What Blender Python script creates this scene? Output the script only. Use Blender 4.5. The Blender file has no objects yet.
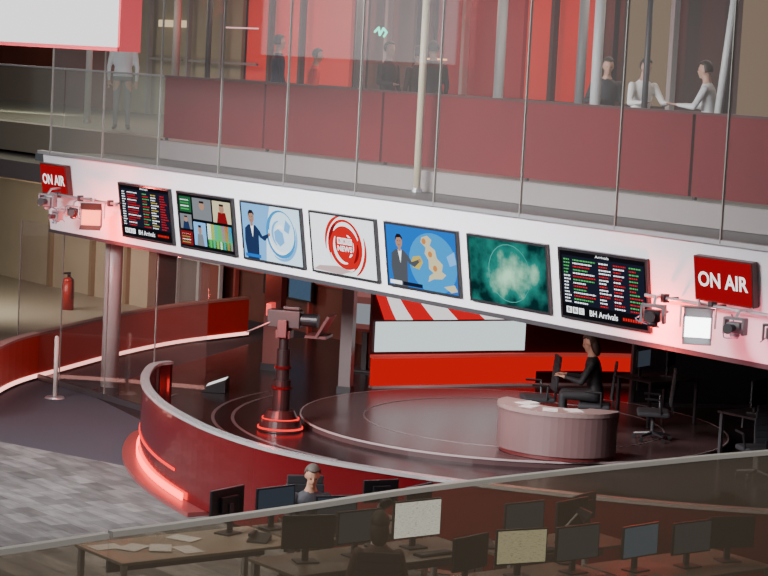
import bpy, math, random
from mathutils import Vector, Matrix
random.seed(7)
COL=bpy.context.scene.collection
T=math.radians(8.69)
# ---------------------------------------------------------------- materials
MATS={}
def mat(name,col,rough=0.5,metal=0.0,emit=0.0,ecol=None,coat=0.0,spec=0.5,noise=0.0,nscale=8.0):
    if name in MATS: return MATS[name]
    m=bpy.data.materials.new(name); m.use_nodes=True; nt=m.node_tree
    b=nt.nodes["Principled BSDF"]
    c=tuple(col)+(1.0,)
    b.inputs["Base Color"].default_value=c
    b.inputs["Roughness"].default_value=rough
    b.inputs["Metallic"].default_value=metal
    b.inputs["Coat Weight"].default_value=coat
    b.inputs["Specular IOR Level"].default_value=spec
    if emit>0:
        b.inputs["Emission Color"].default_value=tuple(ecol or col)+(1.0,)
        b.inputs["Emission Strength"].default_value=emit
    if noise>0:
        tc=nt.nodes.new("ShaderNodeTexCoord"); n=nt.nodes.new("ShaderNodeTexNoise"); n.inputs["Scale"].default_value=nscale
        n.inputs["Detail"].default_value=4
        r=nt.nodes.new("ShaderNodeMixRGB"); r.blend_type='MIX'
        r.inputs[1].default_value=tuple(max(0,x*(1-noise)) for x in col)+(1,)
        r.inputs[2].default_value=tuple(min(1,x*(1+noise)) for x in col)+(1,)
        nt.links.new(tc.outputs["Object"],n.inputs["Vector"]); nt.links.new(n.outputs["Fac"],r.inputs[0]); nt.links.new(r.outputs[0],b.inputs["Base Color"])
    MATS[name]=m; return m
def emis(name,col,s=1.0):
    if name in MATS: return MATS[name]
    m=bpy.data.materials.new(name); m.use_nodes=True; nt=m.node_tree; nt.nodes.clear()
    e=nt.nodes.new("ShaderNodeEmission"); o=nt.nodes.new("ShaderNodeOutputMaterial")
    e.inputs[0].default_value=tuple(col)+(1,); e.inputs[1].default_value=s
    nt.links.new(e.outputs[0],o.inputs[0]); MATS[name]=m; return m
def glass(name,tint,gl=0.06,haze=0.0,hcol=(0.5,0.45,0.4),rough=0.02):
    m=bpy.data.materials.new(name); m.use_nodes=True; nt=m.node_tree; nt.nodes.clear()
    t=nt.nodes.new("ShaderNodeBsdfTransparent"); t.inputs[0].default_value=tuple(tint)+(1,)
    g=nt.nodes.new("ShaderNodeBsdfGlossy"); g.inputs["Roughness"].default_value=rough; g.inputs["Color"].default_value=(1,1,1,1)
    d=nt.nodes.new("ShaderNodeBsdfDiffuse"); d.inputs[0].default_value=tuple(hcol)+(1,)  # diffuse share imitates the pale reflected haze on the panes
    m1=nt.nodes.new("ShaderNodeMixShader"); m1.inputs[0].default_value=haze
    m2=nt.nodes.new("ShaderNodeMixShader"); m2.inputs[0].default_value=gl
    o=nt.nodes.new("ShaderNodeOutputMaterial")
    nt.links.new(t.outputs[0],m1.inputs[1]); nt.links.new(d.outputs[0],m1.inputs[2])
    nt.links.new(m1.outputs[0],m2.inputs[1]); nt.links.new(g.outputs[0],m2.inputs[2]); nt.links.new(m2.outputs[0],o.inputs[0])
    MATS[name]=m; return m
# ---------------------------------------------------------------- mesh builder
class MB:
    def __init__(s): s.v=[];s.f=[];s.m=[]
    def add(s,vs,fs,mi=0):
        o=len(s.v); s.v+=[tuple(x) for x in vs]
        for f in fs: s.f.append([i+o for i in f]); s.m.append(mi)
    def box(s,c,sz,mi=0,R=None):
        hx,hy,hz=sz[0]/2,sz[1]/2,sz[2]/2
        vs=[Vector((x*hx,y*hy,z*hz)) for z in(-1,1) for y in(-1,1) for x in(-1,1)]
        if R is not None: vs=[R@v for v in vs]
        vs=[v+Vector(c) for v in vs]
        s.add(vs,[(0,2,3,1),(4,5,7,6),(0,1,5,4),(2,6,7,3),(0,4,6,2),(1,3,7,5)],mi); return s
    def cone(s,p0,p1,r0,r1=None,n=16,mi=0,cap=True):
        if r1 is None: r1=r0
        p0=Vector(p0);p1=Vector(p1);d=(p1-p0)
        if d.length<1e-6: return s
        d.normalize(); a=d.orthogonal().normalized(); b=d.cross(a)
        vs=[]
        for p,r in((p0,r0),(p1,r1)):
            for i in range(n):
                t=2*math.pi*i/n; vs.append(p+(a*math.cos(t)+b*math.sin(t))*r)
        fs=[(i,(i+1)%n,n+(i+1)%n,n+i) for i in range(n)]
        if cap: fs+=[tuple(range(n-1,-1,-1)),tuple(range(n,2*n))]
        s.add(vs,fs,mi); return s
    def tube(s,pts,r,n=8,mi=0):
        for a,b in zip(pts[:-1],pts[1:]): s.cone(a,b,r,r,n,mi)
        for p in pts[1:-1]: s.ball(p,(r,r,r),mi,6,8)
        return s
    def ball(s,c,r,mi=0,nr=10,ns=14,R=None):
        c=Vector(c); vs=[];fs=[]
        if not hasattr(r,'__len__'): r=(r,r,r)
        for i in range(1,nr):
            ph=math.pi*i/nr
            for j in range(ns):
                th=2*math.pi*j/ns
                vs.append(Vector((r[0]*math.sin(ph)*math.cos(th),r[1]*math.sin(ph)*math.sin(th),r[2]*math.cos(ph))))
        vs.append(Vector((0,0,r[2])));vs.append(Vector((0,0,-r[2])))
        if R is not None: vs=[R@v for v in vs]
        vs=[v+c for v in vs]
        for i in range(nr-2):
            for j in range(ns):
                fs.append((i*ns+j,(i+1)*ns+j,(i+1)*ns+(j+1)%ns,i*ns+(j+1)%ns))
        T0=(nr-1)*ns
        for j in range(ns):
            fs.append((T0,j,(j+1)%ns)); fs.append((T0+1,(nr-2)*ns+(j+1)%ns,(nr-2)*ns+j))
        s.add(vs,fs,mi); return s
    def cap(s,p0,p1,r0,r1,n=12):
        s.cone(p0,p1,r0,r1,n); s.ball(p0,r0,0,8,n); s.ball(p1,r1,0,8,n); return s
    def prism(s,pts,z0,z1,mi=0):
        n=len(pts); vs=[(p[0],p[1],z0) for p in pts]+[(p[0],p[1],z1) for p in pts]
        s.add(vs,[tuple(range(n-1,-1,-1)),tuple(range(n,2*n))]+[(i,(i+1)%n,n+(i+1)%n,n+i) for i in range(n)],mi); return s
    def ribbon(s,pts,z0,z1,th=0.0,mi=0,off=0.0):
        n=len(pts); nor=[]
        for i in range(n):
            a=Vector(pts[max(i-1,0)]);b=Vector(pts[min(i+1,n-1)]);d=(b-a).normalized();nor.append(Vector((d.y,-d.x)))
        L=[Vector(p)+nor[i]*(off+th/2) for i,p in enumerate(pts)]; Rr=[Vector(p)+nor[i]*(off-th/2) for i,p in enumerate(pts)]
        vs=[(p.x,p.y,z0) for p in L]+[(p.x,p.y,z1) for p in L]+[(p.x,p.y,z0) for p in Rr]+[(p.x,p.y,z1) for p in Rr]
        fs=[]
        for i in range(n-1):
            fs.append((i,i+1,n+i+1,n+i)); fs.append((2*n+i+1,2*n+i,3*n+i,3*n+i+1))
            fs.append((n+i,n+i+1,3*n+i+1,3*n+i)); fs.append((i+1,i,2*n+i,2*n+i+1))
        fs.append((0,n,3*n,2*n)); fs.append((n-1,3*n-1,4*n-1,2*n-1))
        s.add(vs,fs,mi); return s
    def obj(s,name,mats,parent=None,loc=(0,0,0),rot=(0,0,0),smooth=False,bevel=0.0,**kw):
        me=bpy.data.meshes.new(name); me.from_pydata(s.v,[],s.f); me.update()
        if not isinstance(mats,(list,tuple)): mats=[mats]
        for m in mats: me.materials.append(m)
        for p,mi in zip(me.polygons,s.m): p.material_index=mi; p.use_smooth=smooth
        o=bpy.data.objects.new(name,me); COL.objects.link(o); o.location=loc; o.rotation_euler=rot
        if parent: o.parent=parent
        if bevel>0:
            b=o.modifiers.new("b","BEVEL"); b.width=bevel; b.segments=2; b.limit_method='ANGLE'
        for k,v in kw.items(): o[k]=v
        return o
def empty(name,loc,rot=(0,0,0),**kw):
    o=bpy.data.objects.new(name,None); COL.objects.link(o); o.location=loc; o.rotation_euler=rot; o.empty_display_size=0.1
    for k,v in kw.items(): o[k]=v
    return o
def copytree(src,loc,rot=None,**kw):
    n=src.copy(); COL.objects.link(n); n.location=loc
    if rot is not None: n.rotation_euler=rot
    for k,v in kw.items(): n[k]=v
    def rec(a,b):
        for c in list(a.children):
            d=c.copy(); COL.objects.link(d); d.parent=b; rec(c,d)
    rec(src,n); return n
def catmull(pts,n=8):
    P=[Vector(p) for p in pts]; P=[P[0]*2-P[1]]+P+[P[-1]*2-P[-2]]; out=[]
    for i in range(1,len(P)-2):
        for k in range(n):
            t=k/n; a,b,c,d=P[i-1],P[i],P[i+1],P[i+2]
            out.append(0.5*((2*b)+(c-a)*t+(2*a-5*b+4*c-d)*t*t+(3*b-a-3*c+d)*t**3))
    out.append(P[-2]); return [tuple(p) for p in out]
def textmesh(s,bold=0.0):
    cu=bpy.data.curves.new("tmp","FONT"); cu.body=s; cu.size=1; cu.offset=bold; cu.resolution_u=3
    o=bpy.data.objects.new("tmp",cu); COL.objects.link(o); bpy.context.view_layer.update()
    me=bpy.data.meshes.new_from_object(o.evaluated_get(bpy.context.evaluated_depsgraph_get()))
    vs=[tuple(v.co) for v in me.vertices]; fs=[tuple(p.vertices) for p in me.polygons]
    bpy.data.objects.remove(o); bpy.data.curves.remove(cu); bpy.data.meshes.remove(me)
    x0=min(v[0] for v in vs);x1=max(v[0] for v in vs);y0=min(v[1] for v in vs);y1=max(v[1] for v in vs)
    return [((v[0]-x0)/(x1-x0),(v[1]-y0)/(y1-y0)) for v in vs],fs
class Paint:
    def __init__(s,w,h,y): s.b=MB(); s.w=w;s.h=h;s.y=y;s.mats=[];s.k=0
    def mi(s,m):
        if m not in s.mats: s.mats.append(m)
        return s.mats.index(m)
    def P(s,u,v): return (u*s.w-s.w/2,s.y-s.k*0.0006,v*s.h-s.h/2)
    def poly(s,pts,m):
        s.k+=1; s.b.add([s.P(min(max(u,0),1),min(max(v,0),1)) for u,v in pts],[tuple(range(len(pts)))],s.mi(m))
    def rect(s,u0,v0,u1,v1,m,lay=True):
        if lay: s.k+=1
        s.b.add([s.P(u0,v0),s.P(u1,v0),s.P(u1,v1),s.P(u0,v1)],[(0,1,2,3)],s.mi(m))
    def ell(s,cu,cv,ru,rv,m,n=28): s.poly([(cu+ru*math.cos(2*math.pi*i/n),cv+rv*math.sin(2*math.pi*i/n)) for i in range(n)],m)
    def arc(s,cu,cv,ru,rv,a0,a1,w,m,n=24):
        s.k+=1; vs=[]
        for i in range(n+1):
            a=math.radians(a0+(a1-a0)*i/n); ww=w*math.sin(math.pi*(0.08+0.84*i/n))
            for q in(0,1): vs.append(s.P(min(max(cu+(ru+(q-.5)*ww)*math.cos(a),0),1),min(max(cv+(rv+(q-.5)*ww*s.w/s.h)*math.sin(a),0),1)))
        s.b.add(vs,[(2*i,2*i+1,2*i+3,2*i+2) for i in range(n)],s.mi(m))
    def text(s,t,u0,v0,u1,v1,m,bold=0.0):
        s.k+=1; vs,fs=textmesh(t,bold)
        s.b.add([s.P(u0+x*(u1-u0),v0+y*(v1-v0)) for x,y in vs],fs,s.mi(m))
    def obj(s,name,parent=None,**kw): return s.b.obj(name,s.mats,parent,**kw)
def HD(dx,dy): return math.atan2(dy,dx)-math.pi/2
# ---------------------------------------------------------------- camera
yaw,pitch,roll=[math.radians(a) for a in (37.543,5.902,2.955)]
fh=Vector((-math.cos(yaw),math.sin(yaw),0)); r0=Vector((math.sin(yaw),math.cos(yaw),0)); up=Vector((0,0,1))
fw=fh*math.cos(pitch)-up*math.sin(pitch); u0=fh*math.sin(pitch)+up*math.cos(pitch)
rr=r0*math.cos(roll)+u0*math.sin(roll); uu=-r0*math.sin(roll)+u0*math.cos(roll)
cd=bpy.data.cameras.new("camera"); cam=bpy.data.objects.new("camera",cd); COL.objects.link(cam)
cd.lens=2200/768*36; cd.sensor_width=36; cd.clip_start=0.05; cd.clip_end=200
M=Matrix(((rr.x,uu.x,-fw.x,0),(rr.y,uu.y,-fw.y,0),(rr.z,uu.z,-fw.z,5.52),(0,0,0,1))); cam.matrix_world=M
bpy.context.scene.camera=cam
# ---------------------------------------------------------------- world + lights
w=bpy.data.worlds.new("world"); bpy.context.scene.world=w; w.use_nodes=True
w.node_tree.nodes["Background"].inputs[0].default_value=(0.64,0.6,0.6,1); w.node_tree.nodes["Background"].inputs[1].default_value=0.33
def area(loc,tgt,size,power,col=(1,1,1),sy=None,name="ceiling_and_fill_light",spread=None):
    l=bpy.data.lights.new(name,'AREA'); l.energy=power; l.color=col; l.size=size
    if spread: l.spread=math.radians(spread)
    if sy: l.shape='RECTANGLE'; l.size_y=sy
    o=bpy.data.objects.new(name,l); COL.objects.link(o); o.location=loc
    o.rotation_euler=(Vector(tgt)-Vector(loc)).to_track_quat('-Z','Y').to_euler(); return o
def point(loc,power,col,r=0.1):
    l=bpy.data.lights.new("lamp_and_fill_glow",'POINT'); l.energy=power; l.color=col; l.shadow_soft_size=r
    o=bpy.data.objects.new("lamp_and_fill_glow",l); COL.objects.link(o); o.location=loc; return o
area((-21.5,5,6.5),(-23,16.7,3.2),9,1050,(1,0.98,1.0),1.5,spread=75)  # unseen front light added to brighten the white fascia
area((-26,12.5,9.5),(-27,15,0),4,330,(0.97,0.97,1))
area((-17,13,9),(-17,13,0),4,150,(1,.93,.85))
area((-30,21.5,7.2),(-30,21,4),8,190,(1,0.66,0.55),3)
area((-22,21.5,7.2),(-22,21,4),6,200,(1,0.82,0.7),3)
area((-38,21,7.2),(-38,21,4),6,260,(1,0.9,0.72),3)
area((-40.5,20.5,3.2),(-42,23.5,.8),3.5,330,(1,0.90,0.74))
area((-23.2,19.3,3.1),(-23.2,21.3,0.5),1.0,50,(1,0.85,0.82),spread=90)
area((-26.5,22.5,3.1),(-26,22,0),3,60,(1,0.40,0.34))
area((-33,21.8,3.1),(-33.5,25,1.2),3,170,(1,0.42,0.32))  # added warm red fill that lifts the studio rear
point((-2.8,3.5,7.0),80,(1,.9,.75),.4)  # unseen light added so the near glass haze shows
# ---------------------------------------------------------------- base materials
white=mat("fascia_white",(0.82,0.80,0.84),0.35)
steel=mat("brushed_steel",(0.55,0.55,0.57),0.35,0.8)
chrome=mat("polished_rail",(0.8,0.78,0.78),0.25,0.7)
black=mat("black_plastic",(0.012,0.012,0.014),0.4)
dark=mat("dark_grey",(0.035,0.033,0.037),0.5)
midg=mat("mid_grey",(0.18,0.18,0.19),0.5)
paleg=mat("pale_grey",(0.5,0.5,0.5),0.5)
redp=mat("red_panel",(0.135,0.003,0.008),0.5,spec=.25,noise=0.25,nscale=1.2)
redg=mat("red_gloss",(0.095,0.002,0.004),0.22,coat=0.35)
redled=emis("red_led",(1.0,0.05,0.035),8.0)
redsoft=emis("red_soft",(0.9,0.02,0.025),1.0)
beige=mat("beige_wall",(0.52,0.45,0.34),0.6,noise=0.1,nscale=2)
brown=mat("brown_panel",(0.13,0.045,0.035),0.5,noise=0.6,nscale=1.2)
olive=mat("olive_wall",(0.24,0.22,0.15),0.6,noise=0.3,nscale=1.0)
# ---------------------------------------------------------------- floor
m=bpy.data.materials.new("carpet_tiles"); m.use_nodes=True; nt=m.node_tree; b=nt.nodes["Principled BSDF"]; b.inputs["Roughness"].default_value=0.85
N=nt.nodes.new; Lk=nt.links.new
tc=N("ShaderNodeTexCoord"); br=N("ShaderNodeTexBrick"); br.inputs["Scale"].default_value=1.0; br.inputs["Brick Width"].default_value=0.5; br.inputs["Row Height"].default_value=0.25
br.inputs["Mortar Size"].default_value=0.004; br.inputs["Color1"].default_value=(0.075,0.075,0.073,1); br.inputs["Color2"].default_value=(0.20,0.195,0.19,1); br.inputs["Mortar"].default_value=(0.08,0.08,0.08,1)
Lk(tc.outputs["Object"],br.inputs["Vector"])
no=N("ShaderNodeTexNoise"); no.inputs["Scale"].default_value=2.2
mp=N("ShaderNodeMapping"); mp.inputs["Scale"].default_value=(1.0,3.0,1); Lk(tc.outputs["Object"],mp.inputs["Vector"]); Lk(mp.outputs[0],no.inputs["Vector"])
mx=N("ShaderNodeMixRGB"); mx.blend_type='MULTIPLY'; mx.inputs[0].default_value=0.6; Lk(br.outputs["Color"],mx.inputs[1])
cr=N("ShaderNodeValToRGB"); cr.color_ramp.elements[0].position=.4; cr.color_ramp.elements[0].color=(.6,.6,.6,1); cr.color_ramp.elements[1].position=.6; cr.color_ramp.elements[1].color=(1.2,1.2,1.2,1)
Lk(no.outputs["Fac"],cr.inputs[0]); Lk(cr.outputs[0],mx.inputs[2])
sp=N("ShaderNodeSeparateXYZ"); Lk(tc.outputs["Object"],sp.inputs[0])
ma=N("ShaderNodeMath"); ma.operation='MULTIPLY_ADD'; ma.inputs[1].default_value=-0.32; ma.inputs[2].default_value=-14.2-0.32*27; Lk(sp.outputs[0],ma.inputs[0])
mb=N("ShaderNodeMath"); mb.operation='ADD'; Lk(ma.outputs[0],mb.inputs[0]); Lk(sp.outputs[1],mb.inputs[1])
mc=N("ShaderNodeMath"); mc.operation='GREATER_THAN'; mc.inputs[1].default_value=0; Lk(mb.outputs[0],mc.inputs[0])
m2=N("ShaderNodeMixRGB"); m2.inputs[2].default_value=(0.045,0.048,0.062,1); Lk(mc.outputs[0],m2.inputs[0]); Lk(mx.outputs[0],m2.inputs[1])
Lk(m2.outputs[0],b.inputs["Base Color"])
carpet=m
MB().box((-28,17,-0.05),(56,34,0.1)).obj("floor",carpet,kind="structure")
MB().prism([(-47,18.5),(-33.3,18.5),(-35.2,21.9),(-36,24.4),(-47,24.4)],0,.006).obj("floor_hall",mat("pale_floor",(.42,.38,.31),.4),kind="structure")
LW=catmull([(-26.75,16.75),(-26.5,16.3),(-25.3,15.45),(-23.8,14.75),(-22.2,14.3),(-21.0,14.15),(-20.1,14.2),(-19.2,14.45),(-18.2,14.9),(-17.1,15.6),(-16,16.5),(-15,17.6)],8)
studfl=mat("studio_floor",(0.028,0.017,0.02),0.22,noise=0.3,nscale=0.8)
MB().prism([(p[0],p[1]) for p in LW]+[(-13.5,20),(-13.5,31),(-35,31),(-35,24),(-32.5,20.5),(-30.5,17.5)],0.0,0.008).obj("floor_studio",studfl,kind="structure")
lw=empty("curved_barrier_wall",(0,0,0),label="curved low wall of glossy red panels topped by steel rail",category="barrier")
MB().ribbon(LW,0.06,1.02,0.08).obj("panel",redg,lw,smooth=False)
MB().ribbon(LW,1.02,1.06,0.12).obj("handrail",chrome,lw)
MB().ribbon(LW[:32],0.05,0.14,0.02,off=0.07).obj("light_strip",redled,lw,label="glowing red light strip along the foot")
MB().ribbon(LW[:36],0.0,0.055,0.34,off=0.10).obj("plinth",mat("plinth_gloss",(.22,.05,.05),.3),lw)
MB().ribbon(LW[:30],0.34,0.37,0.012,off=0.05).obj("light_strip",emis("red_mid",(1,.03,.03),2.2),lw,label="thin red light line on the panel face")
MB().ribbon(LW[:14],0.14,0.95,0.01,off=0.045).obj("backlit_panel",emis("red_back",(.70,.010,.010),.50),lw,label="backlit glowing red end panel")
# stage
st=empty("round_stage",(-25.2,22.0,0.008),label="low dark circular stage with pale lit rim",category="stage")
def circ(r,n=64,a0=0,a1=360): return [(r*math.cos(math.radians(a0+(a1-a0)*i/n)),r*math.sin(math.radians(a0+(a1-a0)*i/n))) for i in range(n)]
stg=mat("stage_top",(0.085,0.05,0.05),0.25,noise=0.15,nscale=1)
inl=mat("inlay",(.22,.18,.18),.3)
MB().prism(circ(3.25),0,0.10).obj("stage_body",stg,st)
MB().ribbon(circ(3.27,64)+[circ(3.27,64)[0]],0.075,0.10,0.02).obj("rim",mat("rim_pale",(.42,.33,.33),.3),st)
MB().ribbon(circ(2.3,64)+[circ(2.3,64)[0]],0.10,0.106,0.02).obj("inlay_ring",inl,st)
STZ=0.1165
for i,(cx,cy,rad,a0,a1) in enumerate([(-25.2,22,4.3,200,285),(-25.2,22,4.6,200,290),(-25.2,22,5.6,215,300)]):
    pts=[(cx+rad*math.cos(math.radians(a0+(a1-a0)*k/40)),cy+rad*math.sin(math.radians(a0+(a1-a0)*k/40))) for k in range(41)]
    MB().ribbon(pts,0.008,0.012,0.05).obj("trim_%d"%(i+10),inl,kind="structure")
# ---------------------------------------------------------------- shell
up_floor=mat("upper_floor",(0.12,0.115,0.10),0.5)
slat=bpy.data.materials.new("slats"); slat.use_nodes=True; nt=slat.node_tree; b=nt.nodes["Principled BSDF"]; tc=nt.nodes.new("ShaderNodeTexCoord"); wv=nt.nodes.new("ShaderNodeTexWave"); wv.bands_direction='Y'; wv.inputs["Scale"].default_value=2.6
cr=nt.nodes.new("ShaderNodeValToRGB"); cr.color_ramp.elements[0].color=(.05,.06,.065,1); cr.color_ramp.elements[1].color=(.17,.19,.19,1)
nt.links.new(tc.outputs["Object"],wv.inputs["Vector"]); nt.links.new(wv.outputs["Fac"],cr.inputs[0]); nt.links.new(cr.outputs[0],b.inputs["Base Color"]); b.inputs["Roughness"].default_value=.45
MB().box((-22,17.65,3.72),(18.2,1.7,0.12)).obj("trim_4",slat,kind="structure")
MB().box((-28,24.3,3.85),(56,11.6,0.46)).obj("floor_upper",up_floor,kind="structure")
MB().box((-28,24.3,3.4),(56,14.0,0.3)).obj("ceiling",mat("lower_ceiling",(.05,.04,.04),.6),kind="structure")
MB().box((-28,24.3,7.35),(56,14,0.2)).obj("ceiling_upper",mat("upper_ceiling",(.3,.28,.26),.6),kind="structure")
MB().box((-28,30.5,3.6),(60,0.2,7.8)).obj("wall_back",mat("dark_wall",(.10,.06,.05),.6,noise=.3,nscale=.6),kind="structure")
MB().box((-55,20,5),(0.2,25,12)).obj("wall_left",mat("far_wall",(.14,.07,.055),.6,noise=.3,nscale=.4),kind="structure")
MB().box((-46.5,24.5,1.65),(13,0.2,3.3)).obj("wall_beige",beige,kind="structure")
# fascia
n=Vector((0,-math.cos(T),-math.sin(T))); dn=Vector((0,math.sin(T),-math.cos(T)))
def fp(a,b,off=0): return Vector((a,16.76,3.79))+dn*b+n*off
fb=MB(); A=[fp(-30.78,0,0),fp(-13,0,0),fp(-13,1.215,0),fp(-30.78,1.215,0)]
B=[Vector((p.x,p.y+0.35,p.z)) for p in A]
fb.add(A+B,[(3,2,1,0),(4,5,6,7),(0,1,5,4),(2,3,7,6),(1,2,6,5),(3,0,4,7)])
fb.obj("trim_1",white,kind="structure")
MB().box((-21.9,16.72,3.815),(17.8,0.10,0.05)).obj("trim_2",steel,kind="structure")
MB().box((-21.9,17.05,2.57),(17.8,0.25,0.05)).obj("trim_3",dark,kind="structure")
# upper glazing
gu=glass("upper_glass",(0.94,0.95,0.95),0.05,0.026,(0.62,0.58,0.56),0.03)
joint=mat("glass_joint",(.22,.22,.20),.4)
x=-30.4;k=1
while x<-13:
    wb=MB(); wb.box((x+0.80,16.68,5.85),(1.58,0.012,4.1),0); wb.box((x,16.68,5.85),(0.014,0.03,4.1),1)
    wb.obj("window_%d"%k,[gu,joint],kind="structure"); x+=1.6; k+=1
gl=glass("lower_glass",(0.92,0.9,0.9),0.06,0.02,(0.6,0.38,0.34),0.03)
x=-32.6
for i in range(4):
    wb=MB(); wb.box((x+0.72,17.4,1.33),(1.42,0.012,2.5),0); wb.box((x,17.4,1.33),(0.012,0.02,2.5),1)
    wb.box((x+.72,17.4,0.05),(1.44,0.06,0.09),2)
    wb.obj("window_%d"%k,[gl,joint,dark],kind="structure"); x+=1.45; k+=1
# column
c=empty("round_column",(-30.2,17.78,0),label="silver-grey round column standing under the screen band",category="column")
MB().cone((0,0,0.12),(0,0,3.2),0.14,n=32).obj("shaft",mat("column_paint",(.62,.6,.58),.35,.1),c,smooth=True)
MB().cone((0,0,0),(0,0,0.12),0.16,n=32).obj("base_ring",dark,c)
# ---------------------------------------------------------------- televisions
TW,TH=1.453,0.826
def E(n,c,s=1.0): return emis("scr_"+n,c,s)
s_blk=E("black",(.006,.006,.008)); s_wht=E("white",(.88,.92,.95),1.9); s_red=E("red",(.75,.012,.012),1.1); s_grn=E("green",(.08,.55,.12),1.2); s_yel=E("yellow",(.8,.6,.1)); s_nav=E("navy",(.012,.014,.03))
s_blu=E("blue",(.01,.16,.66),1.2); s_lbl=E("lightblue",(.18,.48,.90),1.4); s_pale=E("paleblue",(.60,.82,.97),1.8); s_skin=E("skin",(.55,.3,.2)); s_suit=E("suit",(.02,.04,.12)); s_gry=E("grey",(.25,.27,.3)); s_hair=E("hair",(.02,.012,.01)); s_org=E("orange",(.8,.3,.08)); s_sea=E("sea",(.03,.34,.80),1.2); s_dred=E("darkred",(.28,.01,.015)); s_cream=E("cream",(.75,.66,.40),1.2); s_mag=E("magenta",(.6,.05,.5)); s_cyn=E("cyan",(.05,.55,.6)); s_dgrn=E("darkgreen",(.02,.14,.05))
def board(p,green=False):
    p.rect(0,0,1,1,s_blk); p.rect(0.02,.2,.98,.93,s_nav); p.text("Arrivals",.42,.945,.58,.985,s_wht)
    p.k+=1
    for r in range(14):
        v=.86-r*.049; cols=[(.04,.12),(.15,.42),(.46,.6),(.63,.78),(.81,.96)]
        for ci,(a,b2) in enumerate(cols):
            if green: mm=[s_grn if r<5 else s_wht,[s_grn,s_wht,s_red][r%3],s_red if r%3==1 else s_wht,s_wht if r%2 else s_red,s_red if r%2 else s_grn][ci]
            else: mm=[s_wht,[s_wht,s_red,s_red][r%3],s_red if r%2 else s_grn,s_wht if r%3 else s_yel,s_red][ci]
            uq=a; e=a+(b2-a)*random.uniform(.5,1)
            while uq<e:
                l=random.uniform(.008,.028); p.rect(uq,v,min(uq+l,e),v+.020,mm,False); uq+=l+.007
    for i in range(3):
        p.rect(.05+i*.075,.06,.112+i*.075,.155,s_wht); p.text("BBC"[i],.066+i*.075,.078,.098+i*.075,.138,s_blk,.03)
    p.text("BH Arrivals",.33,.06,.66,.15,s_wht,.01)
    p.k+=1
    uq=.72
    while uq<.93: p.rect(uq,.08,uq+.02,.125,s_red,False); uq+=.028
def presenter(p,u,s,suit,shirt=None,arm=True):
    a=.58
    p.poly([(u-.17*s*a,0),(u+.15*s*a,0),(u+.17*s*a,.35*s),(u+.19*s*a,.5*s),(u+.1*s*a,.57*s),(u-.1*s*a,.57*s),(u-.2*s*a,.5*s),(u-.22*s*a,.3*s)],suit)
    if arm: p.poly([(u+.13*s*a,.5*s),(u+.2*s*a,.5*s),(u+.34*s*a,.33*s),(u+.46*s*a,.42*s),(u+.44*s*a,.46*s),(u+.34*s*a,.40*s),(u+.2*s*a,.38*s)],suit); p.ell(u+.47*s*a,.45*s,.03*s*a,.03*s,s_skin,12)
    p.poly([(u-.04*s*a,.57*s),(u+.05*s*a,.57*s),(u+.01*s*a,.36*s)],s_wht)
    p.rect(u-.03*s*a,.55*s,u+.035*s*a,.62*s,s_skin)
    p.ell(u,.70*s,.078*s*a,.10*s,s_skin)
    p.poly([(u-.085*s*a,.70*s),(u-.08*s*a,.77*s),(u-.04*s*a,.82*s),(u+.04*s*a,.82*s),(u+.085*s*a,.77*s),(u+.08*s*a,.73*s),(u+.04*s*a,.77*s),(u-.05*s*a,.76*s)],s_hair)
    p.k+=1
    for du in(-.03,.03): p.rect(u+du*s*a-.01*s*a,.705*s,u+du*s*a+.01*s*a,.717*s,s_hair,False)
    p.rect(u-.02*s*a,.645*s,u+.02*s*a,.653*s,s_dred,False)
def tv2(p):
    p.rect(0,0,1,1,s_blk)
    tiles=[(.02,.66,.24,.95),(.27,.55,.62,.95),(.65,.55,.98,.95),(.02,.34,.24,.62),(.27,.06,.5,.5),(.53,.06,.98,.5),(.02,.04,.24,.3)]
    bg=[s_dgrn,s_gry,s_cream,s_gry,s_lbl,s_grn,s_dred]
    for i,(a,b,c2,d) in enumerate(tiles):
        p.rect(a,b,c2,d,bg[i]); W2=c2-a;H2=d-b
        if i in(1,2,3,4):
            p.poly([(a+W2*.2,b),(a+W2*.8,b),(a+W2*.7,b+H2*.5),(a+W2*.3,b+H2*.5)],[s_suit,s_gry,s_dred,s_suit,s_gry][i]); p.ell(a+W2*.5,b+H2*.66,W2*.14,H2*.2,s_skin,14)
            p.rect(a+W2*.38,b+H2*.78,a+W2*.62,b+H2*.88,s_hair)
        elif i==5:
            cl=[s_wht,s_yel,s_cyn,s_grn,s_mag,s_red,s_blu]
            for q,cc in enumerate(cl): p.rect(a+W2*q/7,b+H2*.35,a+W2*(q+1)/7,d,cc,False)
            for q in range(14): p.rect(a+W2*q/14,b,a+W2*(q+1)/14,b+H2*.32,cl[(q*3)%7] if q%2 else s_blk,False)
            p.k+=1
        else:
            for r in range(4): p.rect(a+.02,b+H2*(.15+r*.2),a+W2*.8,b+H2*(.22+r*.2),s_wht if r%2 else s_grn,False)
            p.k+=1
def tv3(p):
    p.rect(0,0,1,1,s_lbl); p.poly([(.38,0),(1,0),(1,1),(.5,1),(.42,.6)],s_pale)
    p.ell(.66,.52,.25,.43,s_sea); p.ell(.68,.55,.21,.37,s_pale)
    for i,rad in enumerate((.08,.14,.2,.27)): p.arc(.66,.52,rad,rad*1.7,30+i*70,170+i*70,.035,[s_wht,s_lbl][i%2])
    p.poly([(.56,.4),(.64,.3),(.72,.38),(.7,.55),(.62,.62),(.55,.55)],s_lbl); p.poly([(.72,.6),(.8,.55),(.84,.7),(.76,.8)],s_lbl)
    presenter(p,.17,1.08,s_suit,arm=True)
    p.rect(.03,.03,.3,.09,s_blu)
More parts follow.
